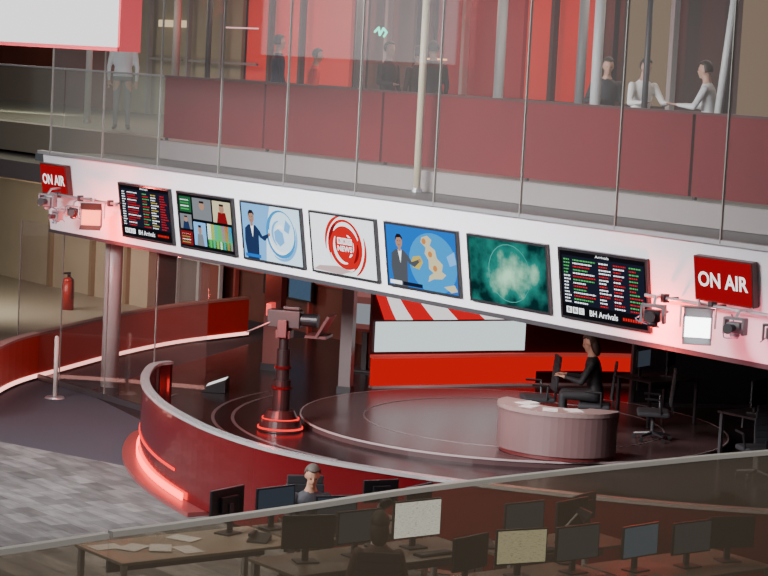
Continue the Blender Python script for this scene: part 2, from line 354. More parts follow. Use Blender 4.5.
def tv4(p):
    p.rect(0,0,1,1,s_wht); p.ell(.53,.5,.27,.46,s_red)
    for i,(rad,a0,a1,m_) in enumerate([(.22,20,140,s_wht),(.17,150,280,s_wht),(.25,200,300,s_wht),(.12,-60,70,s_wht),(.2,-50,10,s_dred),(.3,100,190,s_red),(.32,300,380,s_red),(.24,120,170,s_dred)]):
        p.arc(.53,.5,rad,rad*1.72,a0,a1,.04,m_)
    p.poly([(.0,.02),(.45,.0),(.62,.08),(.4,.14),(.1,.1)],E("pinkw",(.85,.6,.6)))
    p.rect(.40,.38,.66,.66,s_red)
    for i in range(3):
        p.rect(.42+i*.08,.53,.49+i*.08,.64,s_wht); p.text("BBC"[i],.437+i*.08,.553,.473+i*.08,.617,s_red,.03)
    p.text("NEWS",.42,.41,.65,.505,s_wht,.03)
def tv5(p):
    p.rect(0,0,1,1,s_blu); p.ell(.66,.45,.34,.5,s_sea)
    p.poly([(.52,.86),(.6,.9),(.66,.84),(.63,.74),(.7,.68),(.72,.55),(.8,.46),(.78,.34),(.84,.3),(.78,.22),(.66,.2),(.58,.14),(.6,.24),(.66,.3),(.6,.36),(.6,.5),(.55,.6),(.57,.7),(.5,.78)],s_cream)
    p.poly([(.38,.52),(.48,.55),(.52,.45),(.46,.32),(.37,.34),(.35,.44)],s_yel)
    p.poly([(.8,.1),(.95,.16),(.99,.06),(.9,.02)],s_cream); p.poly([(.86,.6),(.97,.7),(.99,.5),(.9,.45)],s_lbl)
    p.ell(.63,.6,.03,.05,s_org,12); p.ell(.69,.38,.03,.05,s_org,12); p.ell(.55,.8,.03,.05,s_org,12)
    presenter(p,.19,1.05,E("suit2",(.1,.11,.13)))
    p.rect(.03,.02,.2,.08,s_wht); p.rect(.22,.02,.5,.08,s_nav)
tm=bpy.data.materials.new("scr_teal"); tm.use_nodes=True; nt=tm.node_tree; nt.nodes.clear(); N=nt.nodes.new
tc=N("ShaderNodeTexCoord"); nz=N("ShaderNodeTexNoise"); nz.inputs["Scale"].default_value=3.2; nz.inputs["Detail"].default_value=5; nt.links.new(tc.outputs["Object"],nz.inputs["Vector"])
gr=N("ShaderNodeTexGradient"); gr.gradient_type='SPHERICAL'; mpp=N("ShaderNodeMapping"); mpp.inputs["Scale"].default_value=(1.35,1,2.2); nt.links.new(tc.outputs["Object"],mpp.inputs[0]); nt.links.new(mpp.outputs[0],gr.inputs[0])
mu=N("ShaderNodeMath"); mu.operation='MULTIPLY_ADD'; mu.inputs[1].default_value=.45; nt.links.new(gr.outputs["Fac"],mu.inputs[0]); nt.links.new(nz.outputs["Fac"],mu.inputs[2])
cr=N("ShaderNodeValToRGB"); cr.color_ramp.elements[0].position=.45; cr.color_ramp.elements[0].color=(.002,.022,.024,1); cr.color_ramp.elements[1].position=1.0; cr.color_ramp.elements[1].color=(.50,.95,.62,1)
e2=cr.color_ramp.elements.new(.70); e2.color=(.015,.22,.18,1)
nt.links.new(mu.outputs[0],cr.inputs[0]); em=N("ShaderNodeEmission"); em.inputs[1].default_value=1.2; nt.links.new(cr.outputs[0],em.inputs[0]); oo=N("ShaderNodeOutputMaterial"); nt.links.new(em.outputs[0],oo.inputs[0])
def tv6(p):
    p.rect(0,0,1,1,tm); p.arc(.52,.5,.27,.45,0,359,.008,E("ringteal",(.1,.5,.42)))
labels=["wall screen showing a black arrivals table with red rows","wall screen showing a grid of small video feeds","wall screen showing presenter in blue suit beside globe","wall screen with white picture and red globe emblem","wall screen showing presenter in front of blue weather map","wall screen showing glowing teal cloud pattern","wall screen showing black arrivals table with green rows"]
fn=[board,tv2,tv3,tv4,tv5,tv6,lambda p:board(p,True)]
for i in range(7):
    cx=-28.447+i*1.640+TW/2
    e=empty("television",fp(cx,0.27+TH/2,0.0),(T,0,0),label=labels[i],category="television",group="row of wall screens on the white band")
    fr=MB(); fr.box((0,-0.02,0),(TW,0.04,TH),0)
    fr.obj("casing",black,e,bevel=.006)
    bz=MB(); t=.03
    for c_,s_ in (((0,-.043,TH/2-t/2),(TW,.012,t)),((0,-.043,-TH/2+t/2),(TW,.012,t)),((-TW/2+t/2,-.043,0),(t,.012,TH-2*t)),((TW/2-t/2,-.043,0),(t,.012,TH-2*t))): bz.box(c_,s_)
    bz.obj("bezel",mat("bezel_black",(.02,.02,.022),.25),e)
    p=Paint(TW-.06,TH-.06,-.0405); fn[i](p); p.obj("screen",e)
s_onred=emis("sign_red",(.46,.006,.012),.75); s_onw=emis("sign_white",(.95,.9,.9),1.8)
for (cx,ww) in ((-30.32,.82),(-15.96,.84)):
    e=empty("on_air_sign",fp(cx,.37,.06),(T,0,0),label="lit red sign reading ON AIR on white band" if cx<-20 else "large lit red ON AIR sign above a studio lamp",category="sign")
    MB().box((0,0.0,0),(ww,.09,.48)).obj("housing",mat("sign_case",(.06,.01,.01),.4),e,bevel=.006)
    p=Paint(ww-.03,.45,-.047); p.rect(0,0,1,1,s_onred); p.text("ON AIR",.06,.32,.94,.68,s_onw,.02); p.obj("face",e)
p=Paint(.26,.16,-.004); p.text("37",.1,.1,.9,.9,mat("numeral",(.1,.2,.3),.5),.03); e=p.obj("numeral_mark",None,loc=fp(-30.6,1.05,0),rot=(T,0,0),label="small dark numerals 37 on white band",category="sign")
# ---------------------------------------------------------------- studio lamps on arms
def lamp(loc,rz,tilt,face,label,s=1.0):
    e=empty("studio_lamp",loc,(0,0,rz),label=label,category="lamp"); e.scale=(s,s,s)
    R=Matrix.Rotation(tilt,3,'X')
    MB().box((0,0,0),(.34,.09,.28),0,R).obj("lamp_head",midg,e,bevel=.01)
    MB().box(R@Vector((0,-.055,0)),(.29,.02,.23),0,R).obj("lit_panel",face,e)
    for (c_,s_,ax,an) in (((0,-.12,.17),(.33,.16,.008),'X',-.5),((0,-.12,-.17),(.33,.16,.008),'X',.5)):
        MB().box(R@Vector(c_),s_,0,R@Matrix.Rotation(an,3,ax)).obj("barn_door",dark,e)
    MB().tube([(-.2,0,0),(-.2,.02,.24),(.2,.02,.24),(.2,0,0)],.012).obj("yoke",steel,e)
    MB().tube([(0,.02,.24),(0,.10,.27),(0,.50,.27)],.018).obj("bracket_arm",steel,e)
    fins=MB()
    for i in range(7): fins.box(R@Vector((-.12+i*.04,.07,0)),(.008,.06,.22),0,R)
    fins.obj("cooling_fins",dark,e)
    return e
lampw=emis("lamp_white",(.95,.97,1),8.0); lampo=emis("lamp_orange",(1,.16,.09),5.0)
lamp((-15.98,16.40,2.93),math.radians(45),-.2,lampw,"square studio lamp with glowing white panel on bracket",.9)
lamp((-28.6,16.42,2.96),math.radians(55),-.2,lampo,"square studio lamp with warm orange panel on bracket",.95)
def rig(loc,rz,label,seed,s=.85):
    rnd=random.Random(seed)
    e=empty("robotic_camera",loc,(0,0,rz),label=label,category="camera"); e.scale=(s,s,s)
    body=black if seed in(2,3) else midg
    MB().box((0,0,0),(.2,.16,.15)).ball((0,.0,-.1),(.07,.07,.05)).obj("camera_body",body,e,bevel=.01)
    MB().cone((0,-.08,0),(0,-.22,0),.05,.06).cone((0,-.22,0),(0,-.24,0),.07,.07).obj("lens",dark,e,smooth=False)
    MB().box((-.14,0,.02),(.03,.14,.22)).box((.14,0,.02),(.03,.14,.22)).box((0,0,.125),(.3,.14,.03)).obj("pan_head",midg,e)
    MB().tube([(0,0,.13),(0,.1,.22),(0,.50,.22)],.02).obj("mount_arm",steel,e)
    cb=MB(); pts=[(0,.05,-.1)]
    for i in range(6): pts.append((rnd.uniform(-.25,.25),rnd.uniform(.05,.2),rnd.uniform(-.18,.18)))
    cb.tube(catmull(pts,5),.009,6); cb.obj("cable",mat("cable_blue",(.12,.16,.25),.5) if seed%2 else dark,e)
    return e
rig((-29.95,16.42,3.10),.5,"small silver robotic camera on arm beside lit sign",1)
rig((-29.15,16.42,3.0),.9,"robotic camera with hanging cables on white band",2,.7)
rig((-29.6,16.40,2.90),.1,"small robotic camera below lit sign",5,.6)
rig((-16.62,16.38,2.98),.6,"black robotic camera with red-lit side on band",3)
rig((-15.45,16.40,3.0),.3,"robotic camera with blue cables beside bright lamp",7,.75)
rig((-14.95,16.42,3.0),.8,"robotic camera and clamp at band end",9,.7)
for (xa,xb,z) in ((-30.3,-28.2,3.20),(-17.0,-14.6,3.15)):
    e=empty("support_pipe",(xa,16.62,z),label="horizontal steel lighting pipe on white band",category="pipe")
    MB().tube([(0,0,0),(xb-xa,0,0)],.02,10).obj("pipe",steel,e)
    for q in (.3,1.0,1.9):
        MB().box((q,0.0,0),(.05,.08,.09)).tube([(q,0,0),(q,.2,0)],.012).obj("clamp",dark,e)
point((-16.95,16.55,2.86),60,(1,.03,.03),.04); point((-28.9,16.45,2.82),60,(1,.05,.04),.04); point((-29.9,16.2,2.8),14,(1,.25,.25),.05); point((-15.5,16.3,2.6),28,(1,.15,.25),.05); point((-28.2,16.4,3.3),26,(1,.08,.06),.05); point((-17.1,16.75,2.45),30,(1,.03,.03),.05); point((-28.6,16.8,2.4),30,(1,.04,.04),.05)
# ---------------------------------------------------------------- upper balustrade
for i,(xa,xb) in enumerate([(-30.0,-27.2),(-27.15,-24.3),(-24.25,-21.3),(-21.25,-18.3),(-18.25,-15.2),(-15.15,-12.2)]):
    e=empty("red_balustrade_panel",((xa+xb)/2,18.5,4.08),label="deep red solid balustrade panel on upper walkway",category="balustrade",group="red balustrade on the upper walkway")
    w2=xb-xa
    MB().box((0,0,.52),(w2,.05,.96)).obj("panel",redp,e)
    MB().box((0,0,1.015),(w2+.05,.07,.03)).obj("cap_rail",mat("cap",(.06,.015,.015),.4),e)
    MB().box((-w2/2,.04,.5),(.04,.04,1.0)).obj("post",dark,e)
gg=glass("greenish_glass",(.85,.9,.86),.06,.08,(.55,.58,.5),.05)
for i,(xa,xb) in enumerate([(-36.4,-33.3),(-33.25,-30.05)]):
    e=empty("glass_balustrade_panel",((xa+xb)/2,18.5,4.08),label="grey-green glass balustrade panel with slim rail",category="balustrade")
    w2=xb-xa
    MB().box((0,0,.52),(w2,.015,.96)).obj("pane",gg,e); MB().box((0,0,1.015),(w2,.05,.03)).obj("cap_rail",steel,e)
MB().box((-21.5,18.44,3.93),(17,.06,.28)).obj("trim_5",mat("edge_white",(.30,.26,.25),.5),kind="structure")
MB().box((-43,18.44,3.85),(26,.06,.5)).obj("trim_6",mat("edge_olive",(.14,.12,.09),.5),kind="structure")
redw=mat("red_wall",(.45,.008,.006),.4,emit=.30,ecol=(1,.03,.015),noise=.35,nscale=.7)  # emission puts the red light on these walls into the material
redm=mat("magenta_wall",(.25,.010,.022),.4,emit=.12,ecol=(1,.03,.08),noise=.35,nscale=.7)  # weaker emission, again painting the red glow into the wall
def upper(xa,xb,m_,Y=25.5,z0=4.08,z1=7.2,name="wall_panel"):
    MB().box(((xa+xb)/2,Y,(z0+z1)/2),(xb-xa,.08,z1-z0)).obj(name,m_,kind="structure")
upper(-38.2,-34.6,redw,name="wall_red"); upper(-31.9,-29.5,redm,name="wall_magenta"); upper(-29.4,-27.6,redw,name="wall_scarlet"); upper(-43.5,-38.4,olive,name="wall_olive"); upper(-34.4,-32.1,mat("dusk_wall",(.16,.09,.08),.5),name="wall_dusk"); upper(-27.4,-22.5,mat("dark_brown_wall",(.06,.045,.04),.5),name="wall_dark_brown"); upper(-56,-43.6,mat("rust_wall",(.20,.06,.045),.5,noise=.3,nscale=1),name="wall_brown")  # the darkest stretch is simply a dark brown wall
warm=emis("warm_window",(1,.72,.42),1.1)
def wpane(xa,xb,z0,z1,Y=25.4,m_=warm,label="warm lit window strip on upper floor wall"):
    MB().box(((xa+xb)/2,Y,(z0+z1)/2),(xb-xa,.04,z1-z0)).obj("lit_window",m_,label=label,category="window")
point((-36.5,23.5,6.5),90,(1,.12,.06),.3); point((-28.7,23.5,6.5),90,(1,.1,.10),.3)
def post(x,y,r,m_,lab,z0=4.08,z1=7.25,dx=0):
    e=empty("slim_post",(x,y,z0),label=lab,category="post")
    MB().cone((0,0,0),(dx,0,z1-z0),r,n=20).obj("shaft",m_,e,smooth=True); MB().cone((0,0,0),(0,0,.06),r*1.4,n=20).obj("foot",steel,e)
cream=mat("cream_paint",(.60,.52,.36),.4); wpaint=mat("white_paint",(.55,.55,.55),.4)
post(-23.08,18.2,.05,cream,"cream painted slim post in front of red balustrade",3.79)
post(-26.0,22.0,.08,wpaint,"white round post on upper floor")
post(-29.6,22.0,.10,midg,"grey round post on upper floor")
post(-21.75,20.1,.07,paleg,"pale grey round post behind balustrade")
post(-20.7,20.0,.04,dark,"dark slim post behind balustrade")
post(-19.1,19.6,.05,wpaint,"slanted white post behind balustrade",dx=.35)
post(-16.9,18.85,.07,mat("bright_post",(.85,.85,.85),.4),"slanted white post at end of walkway",dx=-.3)
post(-33.5,21.5,.05,dark,"dark slim post on upper floor")
post(-23.6,21.5,.07,midg,"grey post with warm light behind")
post(-37.8,23.5,.08,midg,"grey post beside olive wall"); post(-36.0,20.5,.06,wpaint,"white post near walkway end")
for i,xx in enumerate((-41.8,-40.2,-38.9)):
    MB().box((xx,25.3,5.6),(.08,.1,3.1)).box((xx+.7,25.3,5.3),(1.3,.06,.05)).obj("trim_%d"%(20+i),midg,kind="structure")
for i,xx in enumerate((-37.1,-36.0,-33.9,-33.2,-32.3,-30.9,-28.5,-27.0,-25.6,-24.4,-23.3)):
    MB().box((xx,25.3,5.6),(.09,.12,3.1)).obj("trim_%d"%(30+i),paleg if i in(3,5,8,10) else dark,kind="structure")
MB().box((-33,25.28,4.95),(12,.08,.05)).obj("trim_45",dark,kind="structure")
wpane(-41.6,-40.4,6.0,6.15); wpane(-26.8,-25.8,5.0,6.9,25.4,emis("dim_window",(.8,.55,.35),.28)); wpane(-24.2,-23.5,4.9,6.9,25.4,emis("dim_window",(.8,.55,.35),.28)); wpane(-30.6,-29.8,5.57,5.60,24,emis("orange_tube",(1,.45,.15),2.5),"thin orange tube light on upper floor")
wpane(-37.6,-36.4,6.0,6.03,24.5,emis("pink_tube",(1,.5,.5),1.4),"thin pink tube light on red wall")
gn=emis("green_neon",(.05,.9,.6),3)
for (xx,zz,lab) in ((-31.85,6.02,"green neon scribble sign on dark wall"),(-31.45,5.3,"small green neon arrow on dark wall")):
    MB().tube([(-.18,0,.0),(-.06,0,.08),(-.02,0,-.05),(.08,0,.07),(.18,0,.0),(.1,0,-.08)],.02,6).obj("neon_sign",gn,loc=(xx,24.1,zz),label=lab,category="sign")
# hanging light box
e=empty("hanging_lightbox",(-26.05,14.0,5.46),label="large white hanging light box with red trim",category="light box")
MB().box((0,0,.9),(4.8,.25,1.7)).obj("panel",emis("lightbox_white",(.95,.90,.93),1.7),e)
MB().box((0,0,.025),(4.9,.3,.05)).box((2.43,0,.9),(.05,.3,1.8)).obj("trim",mat("lightbox_trim",(.4,.05,.06),.4,emit=.2,ecol=(1,.1,.12)),e)
for q in(-1.5,1.5): MB().tube([(q,0,1.75),(q,0,4.5)],.01).obj("suspension_wire",steel,e)
# ---------------------------------------------------------------- left zone
LB=catmull([(-28.5,14.3),(-31.1,16.4),(-32.5,18.2),(-33.9,20.2),(-34.9,22.0),(-35.6,24.0)],8)
e=empty("curved_red_counter",(0,0,0),label="long curved red counter with lit white foot line",category="counter")
MB().ribbon(LB,0.1,.74,.1).obj("panel",mat("counter_red",(.24,.008,.008),.35,emit=.07,ecol=(1,.05,.03),noise=.2,nscale=1),e)  # slight emission stands in for light falling on the counter front
MB().ribbon(LB,.74,.78,.16).obj("top_ledge",mat("ledge",(.36,.22,.20),.4),e)
MB().ribbon(LB,.04,.1,.14,off=.0).obj("light_strip",emis("warm_foot",(1,.45,.38),3.0),e)
MB().ribbon(LB,0,.04,.16).obj("plinth",dark,e)
e=empty("barrier_post",(-30.1,16.75,0),label="slim grey barrier post with round foot",category="post")
MB().cone((0,0,0.02),(0,0,.95),.035,n=16).ball((0,0,.95),.037).obj("shaft",mat("post_grey",(.5,.45,.42),.4),e,smooth=True); MB().cone((0,0,0),(0,0,.025),.16,.14,n=24).obj("foot",steel,e)
e=empty("fire_extinguisher",(-40.2,22.6,0.006),label="red fire extinguisher on the beige floor",category="fire extinguisher"); e.scale=(1.2,1.2,1.2)
MB().cone((0,0,0),(0,0,.5),.1,n=20).ball((0,0,.5),(.1,.1,.07)).obj("cylinder",mat("ext_red",(.4,.02,.015),.3),e,smooth=True)
MB().cone((0,0,.55),(0,0,.62),.03).box((0,-.05,.64),(.03,.16,.03)).obj("valve",black,e); MB().tube([(0,0,.6),(.12,0,.55),(.13,0,.2)],.012).obj("hose",black,e)
for i,(x_,h_) in enumerate([(-44.2,3.2),(-42.3,3.2),(-40.8,3.2)]):
    MB().box((x_,24.35,1.6),(.12,.1,h_)).obj("trim_%d"%(46+i),mat("beige_dark",(.3,.22,.14),.5),kind="structure")
MB().box((-46,23.0,2.75),(12,.3,.5)).obj("trim_49",mat("bulkhead",(.36,.27,.18),.5),kind="structure")
e=MB().ball((0,0,0),(.28,.28,.2)).obj("red_pendant",emis("red_shade",(.75,.07,.04),.9),loc=(-42.2,22.2,3.0),label="round glowing red pendant shade",category="lamp")
# glazed doors and lit panels behind the column
for i,(x_,mm) in enumerate(((-39.6,mat("door_glass_grey",(.22,.20,.19),.25)),(-38.75,mat("door_glass_red",(.24,.08,.07),.25)))):
    db=MB(); db.box((x_,25.2,1.3),(.80,.04,2.5),0)
    for c_,s_ in (((x_-.4,25.16,1.3),(.05,.08,2.6)),((x_+.4,25.16,1.3),(.05,.08,2.6)),((x_,25.16,2.58),(.85,.08,.06)),((x_,25.16,1.1),(.8,.06,.04))): db.box(c_,s_,1)
    db.obj("door_%d"%(i+1),[mm,paleg],kind="structure")
# ---------------------------------------------------------------- studio rear partitions
MB().box((-34.0,25.6,1.6),(9.5,.12,3.2)).obj("wall_partition",brown,kind="structure")
frm=mat("frame_red",(.32,.07,.06),.4)
for i in range(7):
    MB().box((-38.2+i*1.35,25.45,1.6),(.07,.1,3.2)).obj("trim_%d"%(50+i),frm,kind="structure")
MB().box((-34.0,25.45,1.05),(9.4,.08,.05)).obj("trim_60",frm,kind="structure")
e=empty("picture_panel",(-30.9,23.4,.014),(0,0,.5),label="pale red-white picture panel standing behind the pillar",category="display")
MB().box((0,0,1.5),(.9,.06,1.6)).obj("panel",mat("pic_frame",(.2,.04,.04),.4),e); p=Paint(.8,1.5,-.035); p.rect(0,0,1,1,emis("pic_dim",(.30,.10,.09),.5))
for q in range(3): p.rect(.08,.06+.32*q,.92,.30+.32*q,[s_gry,emis("pic_rose",(.45,.16,.15),.6),s_dred][q])
o_=p.obj("picture",e); o_.location=(0,0,1.5)
MB().box((0,0,.35),(.1,.1,.7)).box((0,0,.015),(.6,.4,.03)).obj("stand",dark,e)
for (x_,y_,w_,mm,lab) in ((-28.95,21.55,.20,mat("pillar_grey",(.20,.16,.16),.4),"grey square pillar beside the studio backdrop"),(-31.6,21.9,.30,mat("pillar_red",(.24,.07,.06),.5),"dull red square pillar behind the studio")):
    e=empty("square_pillar",(x_,y_,0.008),label=lab,category="pillar")
    MB().box((0,0,1.62),(w_,w_,3.2),0,Matrix.Rotation(.65,3,'Z')).obj("shaft",mm,e); MB().box((0,0,.06),(w_+.04,w_+.04,.12),0,Matrix.Rotation(.65,3,'Z')).obj("base",dark,e)
# backdrop
BD=catmull([(-29.25,22.3),(-29.15,22.8),(-28.95,23.7),(-28.7,25.0),(-28.2,26.6),(-27.6,27.6),(-26.8,28.6)],8)
bandm=emis("band_red",(.72,.006,.008),.85)
e=empty("studio_backdrop",(0,0,0),label="curved studio backdrop with glowing red band and screens",category="backdrop")
MB().ribbon(BD[:27],0.05,.52,.10).obj("red_band",bandm,e)
MB().ribbon(BD[26:],0.26,.52,.10).obj("red_band",bandm,e,label="narrow end of the glowing red band")
MB().ribbon(BD[26:],0.05,.26,.08).obj("lower_panel",mat("bd_dark",(.07,.004,.006),.4),e)
MB().ribbon(BD,.52,.57,.16).obj("ledge",mat("ledge_red",(.55,.05,.05),.3,emit=.3,ecol=(1,.1,.08)),e)
MB().ribbon(BD,0.57,3.1,.08,off=-.12).obj("back_panel",mat("bd_dark",(.07,.004,.006),.4),e)
MB().ribbon(BD,0.0,.05,.14).obj("plinth",mat("plinth_pale",(.5,.4,.4),.4),e)
seg=BD[1:26]
MB().ribbon(seg,.62,1.13,.02,off=-.04).obj("screen_strip",emis("screen_pale",(.62,.71,.73),1.4),e,label="long pale grey curved screen")
def bdp(t,z,off):
    f_=t*(len(BD)-1); i=min(int(f_),len(BD)-2); a=Vector(BD[i]);b_=Vector(BD[i+1]); p_=a.lerp(b_,f_-i); d_=(b_-a).normalized(); nn=Vector((d_.y,-d_.x)); p_=p_+nn*off; return (p_.x,p_.y,z)
sb=MB()
for j in range(7):
    t0=.02+j*.07
    for kk in range(5):
        z0=1.16+kk*.14; z1=z0+.14; sh=.022
        sb.add([bdp(max(t0+kk*-sh+.06,0.01),z0,-.05),bdp(max(t0+kk*-sh+.13,0.012),z0,-.05),bdp(max(t0-(kk+1)*sh+.13,.012),z1,-.05),bdp(max(t0-(kk+1)*sh+.06,.01),z1,-.05)],[(0,1,2,3)],j%2)
sb.obj("striped_screen",[emis("stripe_red",(.70,.010,.016),1.0),emis("stripe_white",(.78,.72,.72),1.4)],e,label="screen with slanted red and white stripes")
e=empty("dark_partition",(-25.5,27.1,0.008),(0,0,math.atan2(3.0,1.4)),label="black glossy partition panel beside the studio backdrop",category="partition")
MB().box((0,0,1.4),(3.6,.08,2.7)).obj("panel",mat("gloss_black",(.015,.010,.012),.15),e); MB().box((-1.78,0,1.4),(.05,.12,2.75)).obj("edge_frame",dark,e); MB().box((0,0,.03),(3.6,.2,.06)).obj("foot",dark,e)
# ---------------------------------------------------------------- pedestal camera
def pedcam(loc,rz,label):
    e=empty("pedestal_camera",loc,(0,0,rz),label=label,category="camera")
    MB().cone((0,0,.0),(0,0,.16),.33,.30,n=28).cone((0,0,.16),(0,0,.3),.27,.2,n=28).obj("base",mat("base_black",(.05,.012,.012),.3,coat=.4),e)
    for rr_,za,zb in ((.335,.03,.06),(.275,.17,.19)):
        MB().ribbon([(rr_*math.cos(a*math.pi/16),rr_*math.sin(a*math.pi/16)) for a in range(33)],za,zb,.01).obj("glow_ring",emis("ring_glow",(1,.02,.02),1.8),e)
    MB().cone((0,0,.3),(0,0,.75),.13,n=20).cone((0,0,.75),(0,0,1.2),.10,n=20).cone((0,0,1.2),(0,0,1.38),.07,n=20).obj("column",mat("ped_grey",(.025,.01,.01),.4),e)
    for za,ra in ((.62,.16),(.92,.13)): MB().cone((0,0,za),(0,0,za+.04),ra).obj("column_collar",redg,e)
    MB().box((0,0,1.43),(.22,.22,.12)).box((-.15,0,1.52),(.04,.14,.26)).box((.15,0,1.52),(.04,.14,.26)).obj("pan_tilt_head",mat("head_red",(.16,.04,.04),.4),e,bevel=.01)
    MB().box((0,0,1.66),(.22,.5,.26)).box((0,.1,1.82),(.1,.26,.05)).obj("camera_body",mat("cam_grey",(.05,.03,.03),.4),e,bevel=.015)
    MB().cone((0,.25,1.66),(0,.5,1.66),.09,.10,n=20).obj("lens",black,e)
    MB().box((0,.62,1.60),(.46,.04,.36),0,Matrix.Rotation(-.5,3,'X')).box((0,.52,1.44),(.42,.32,.04)).obj("teleprompter",mat("prompter",(.12,.04,.04),.3),e)
    MB().box((-.2,-.28,1.76),(.24,.08,.18)).tube([(-.1,-.2,1.7),(-.2,-.25,1.72)],.015).obj("viewfinder",mat("vf_red",(.5,.03,.02),.4,emit=.6,ecol=(1,.05,.04)),e)
    for q in(-1,1): MB().tube([(q*.1,-.2,1.6),(q*.28,-.5,1.45)],.014).obj("pan_bar",steel,e)
    return e
pedcam((-26.35,18.45,.014),math.radians(-50),"black pedestal camera with glowing red base")
point((-26.0,18.0,1.9),12,(1,.12,.09),.1); point((-26.1,18.0,.5),8,(1,.03,.03),.1)
e=empty("floor_monitor",(-29.9,19.6,.014),(0,0,-.7),label="black wedge monitor with white top on floor",category="monitor")
mb_=MB(); mb_.add([(-.3,-.2,0),(.3,-.2,0),(.3,.2,0),(-.3,.2,0),(-.3,-.16,.06),(.3,-.16,.06),(.3,.2,.2),(-.3,.2,.2)],[(0,3,2,1),(4,5,6,7),(0,1,5,4),(1,2,6,5),(2,3,7,6),(3,0,4,7)]); mb_.obj("casing",black,e)
mb_=MB(); mb_.add([(-.28,-.14,.068),(.1,-.14,.068),(.1,.18,.196),(-.28,.18,.196)],[(0,1,2,3)]); mb_.obj("screen",emis("fm_white",(.8,.8,.8),1.6),e)
# ---------------------------------------------------------------- presenter desk
e=empty("presenter_desk",(-22.9,20.82,STZ),(0,0,math.atan2(r0.y,r0.x)-math.radians(28)),label="curved pinkish-grey presenter desk with papers on stage",category="desk")
def arcp(rx,ry,a0,a1,n=30): return [(rx*math.cos(math.radians(a0+(a1-a0)*i/n)),ry*math.sin(math.radians(a0+(a1-a0)*i/n))) for i in range(n+1)]
MB().ribbon(arcp(.85,.70,170,370),0.06,.62,.05).obj("front_panel",mat("desk_front",(.17,.10,.10),.35,noise=.15,nscale=2),e)
MB().ribbon(arcp(.81,.66,170,370),0.0,.06,.05).obj("plinth",mat("desk_plinth",(.12,.02,.02),.4),e)
MB().prism(arcp(.89,.74,168,372)+arcp(.46,.20,372,168)[0:31],.62,.68).obj("desk_top",mat("desk_top_m",(.26,.18,.17),.3),e)
MB().box((.5,.1,.32),(.45,.36,.56)).obj("drawer_unit",mat("wood_brown",(.30,.15,.10),.5),e)
for i,(px_,py_) in enumerate(((-23.2,20.5),(-22.95,20.32),(-22.6,20.4),(-22.42,20.68))):
    MB().box((0,0,.002),(.21,.3,.004)).obj("paper_sheet",mat("paper_dim",(.55,.52,.5),.7),loc=(px_,py_,STZ+.682),rot=(0,0,.4*i),label="white paper sheet on the presenter desk",category="paper",group="papers on presenter desk")
# ---------------------------------------------------------------- office chair
def chair(loc,rz,label):
    e=empty("office_chair",loc,(0,0,rz),label=label,category="chair")
    fab=mat("chair_fabric",(.02,.02,.024),.8)
    MB().box((0,0,.41),(.5,.48,.08)).obj("seat",fab,e,bevel=.03)
    bk=MB()
    for i in range(6):
        z=.58+i*.09; w2=.44-.02*abs(i-2.5); bk.box((0,-.25-.008*i,z),(w2,.04,.092))
    bk.obj("backrest",fab,e,bevel=.01)
    MB().box((0,-.28,.48),(.06,.03,.2)).obj("back_support",black,e)
    MB().cone((0,0,.1),(0,0,.38),.028).obj("gas_stem",dark,e)
    b_=MB()
    for i in range(5):
        a=i*2*math.pi/5; b_.cone((0,0,.11),(.28*math.cos(a),.28*math.sin(a),.075),.028,.018,8)
    b_.obj("star_base",black,e)
    for i in range(5):
        a=i*2*math.pi/5; MB().cone((.28*math.cos(a)-.012,.28*math.sin(a),.03),(.28*math.cos(a)+.018,.28*math.sin(a),.03),.03).obj("caster",black,e)
    for s_ in(-1,1): MB().tube([(s_*.25,-.1,.42),(s_*.29,-.1,.64),(s_*.29,.14,.65)],.018).obj("armrest",black,e)
    return e
ch0=chair((-23.15,22.95,STZ),2.4,"black office chair on the stage beside desk")
copytree(ch0,(-24.0,22.55,STZ),(0,0,HD(-.7,-.7)),label="black office chair with seated presenter")
copytree(ch0,(-24.85,22.15,STZ),(0,0,2.6),label="empty black office chair behind the presenter desk")
copytree(ch0,(-20.7,22.6,.014),(0,0,1.2),label="black office chair on dark studio floor")
# ---------------------------------------------------------------- monitors / desks
def monitor(loc,rz,scr,label,w_=.52,h_=.32,group=None):
    e=empty("computer_monitor",loc,(0,0,rz),label=label,category="monitor")
    MB().box((0,0,.30),(w_,.03,h_)).box((0,.03,.3),(w_*.5,.04,h_*.5)).obj("casing",black,e,bevel=.004)
    MB().box((0,-.0165,.30),(w_-.03,.003,h_-.03)).obj("screen",scr,e)
    MB().box((0,.05,.16),(.06,.03,.3)).box((0,.03,.008),(.22,.18,.016)).obj("stand",dark,e)
    return e
sc_off=mat("screen_off",(.01,.012,.016),.3)
sc_dim=emis("scr_dim",(.05,.06,.08),.6)
def appscreen(name,base,rows,st_=.95):
    m=bpy.data.materials.new(name); m.use_nodes=True; nt=m.node_tree; nt.nodes.clear(); N=nt.nodes.new
    tc=N("ShaderNodeTexCoord"); mp=N("ShaderNodeMapping"); mp.inputs["Scale"].default_value=(6,1,rows); no=N("ShaderNodeTexNoise"); no.inputs["Scale"].default_value=4
    cr=N("ShaderNodeValToRGB"); cr.color_ramp.interpolation='CONSTANT'; cr.color_ramp.elements[0].color=tuple(base)+(1,); cr.color_ramp.elements[1].position=.6; cr.color_ramp.elements[1].color=tuple(c*.6 for c in base)+(1,)
    em=N("ShaderNodeEmission"); em.inputs[1].default_value=st_; o=N("ShaderNodeOutputMaterial")
    nt.links.new(tc.outputs["Object"],mp.inputs[0]); nt.links.new(mp.outputs[0],no.inputs["Vector"]); nt.links.new(no.outputs["Fac"],cr.inputs[0]); nt.links.new(cr.outputs[0],em.inputs[0]); nt.links.new(em.outputs[0],o.inputs[0]); return m
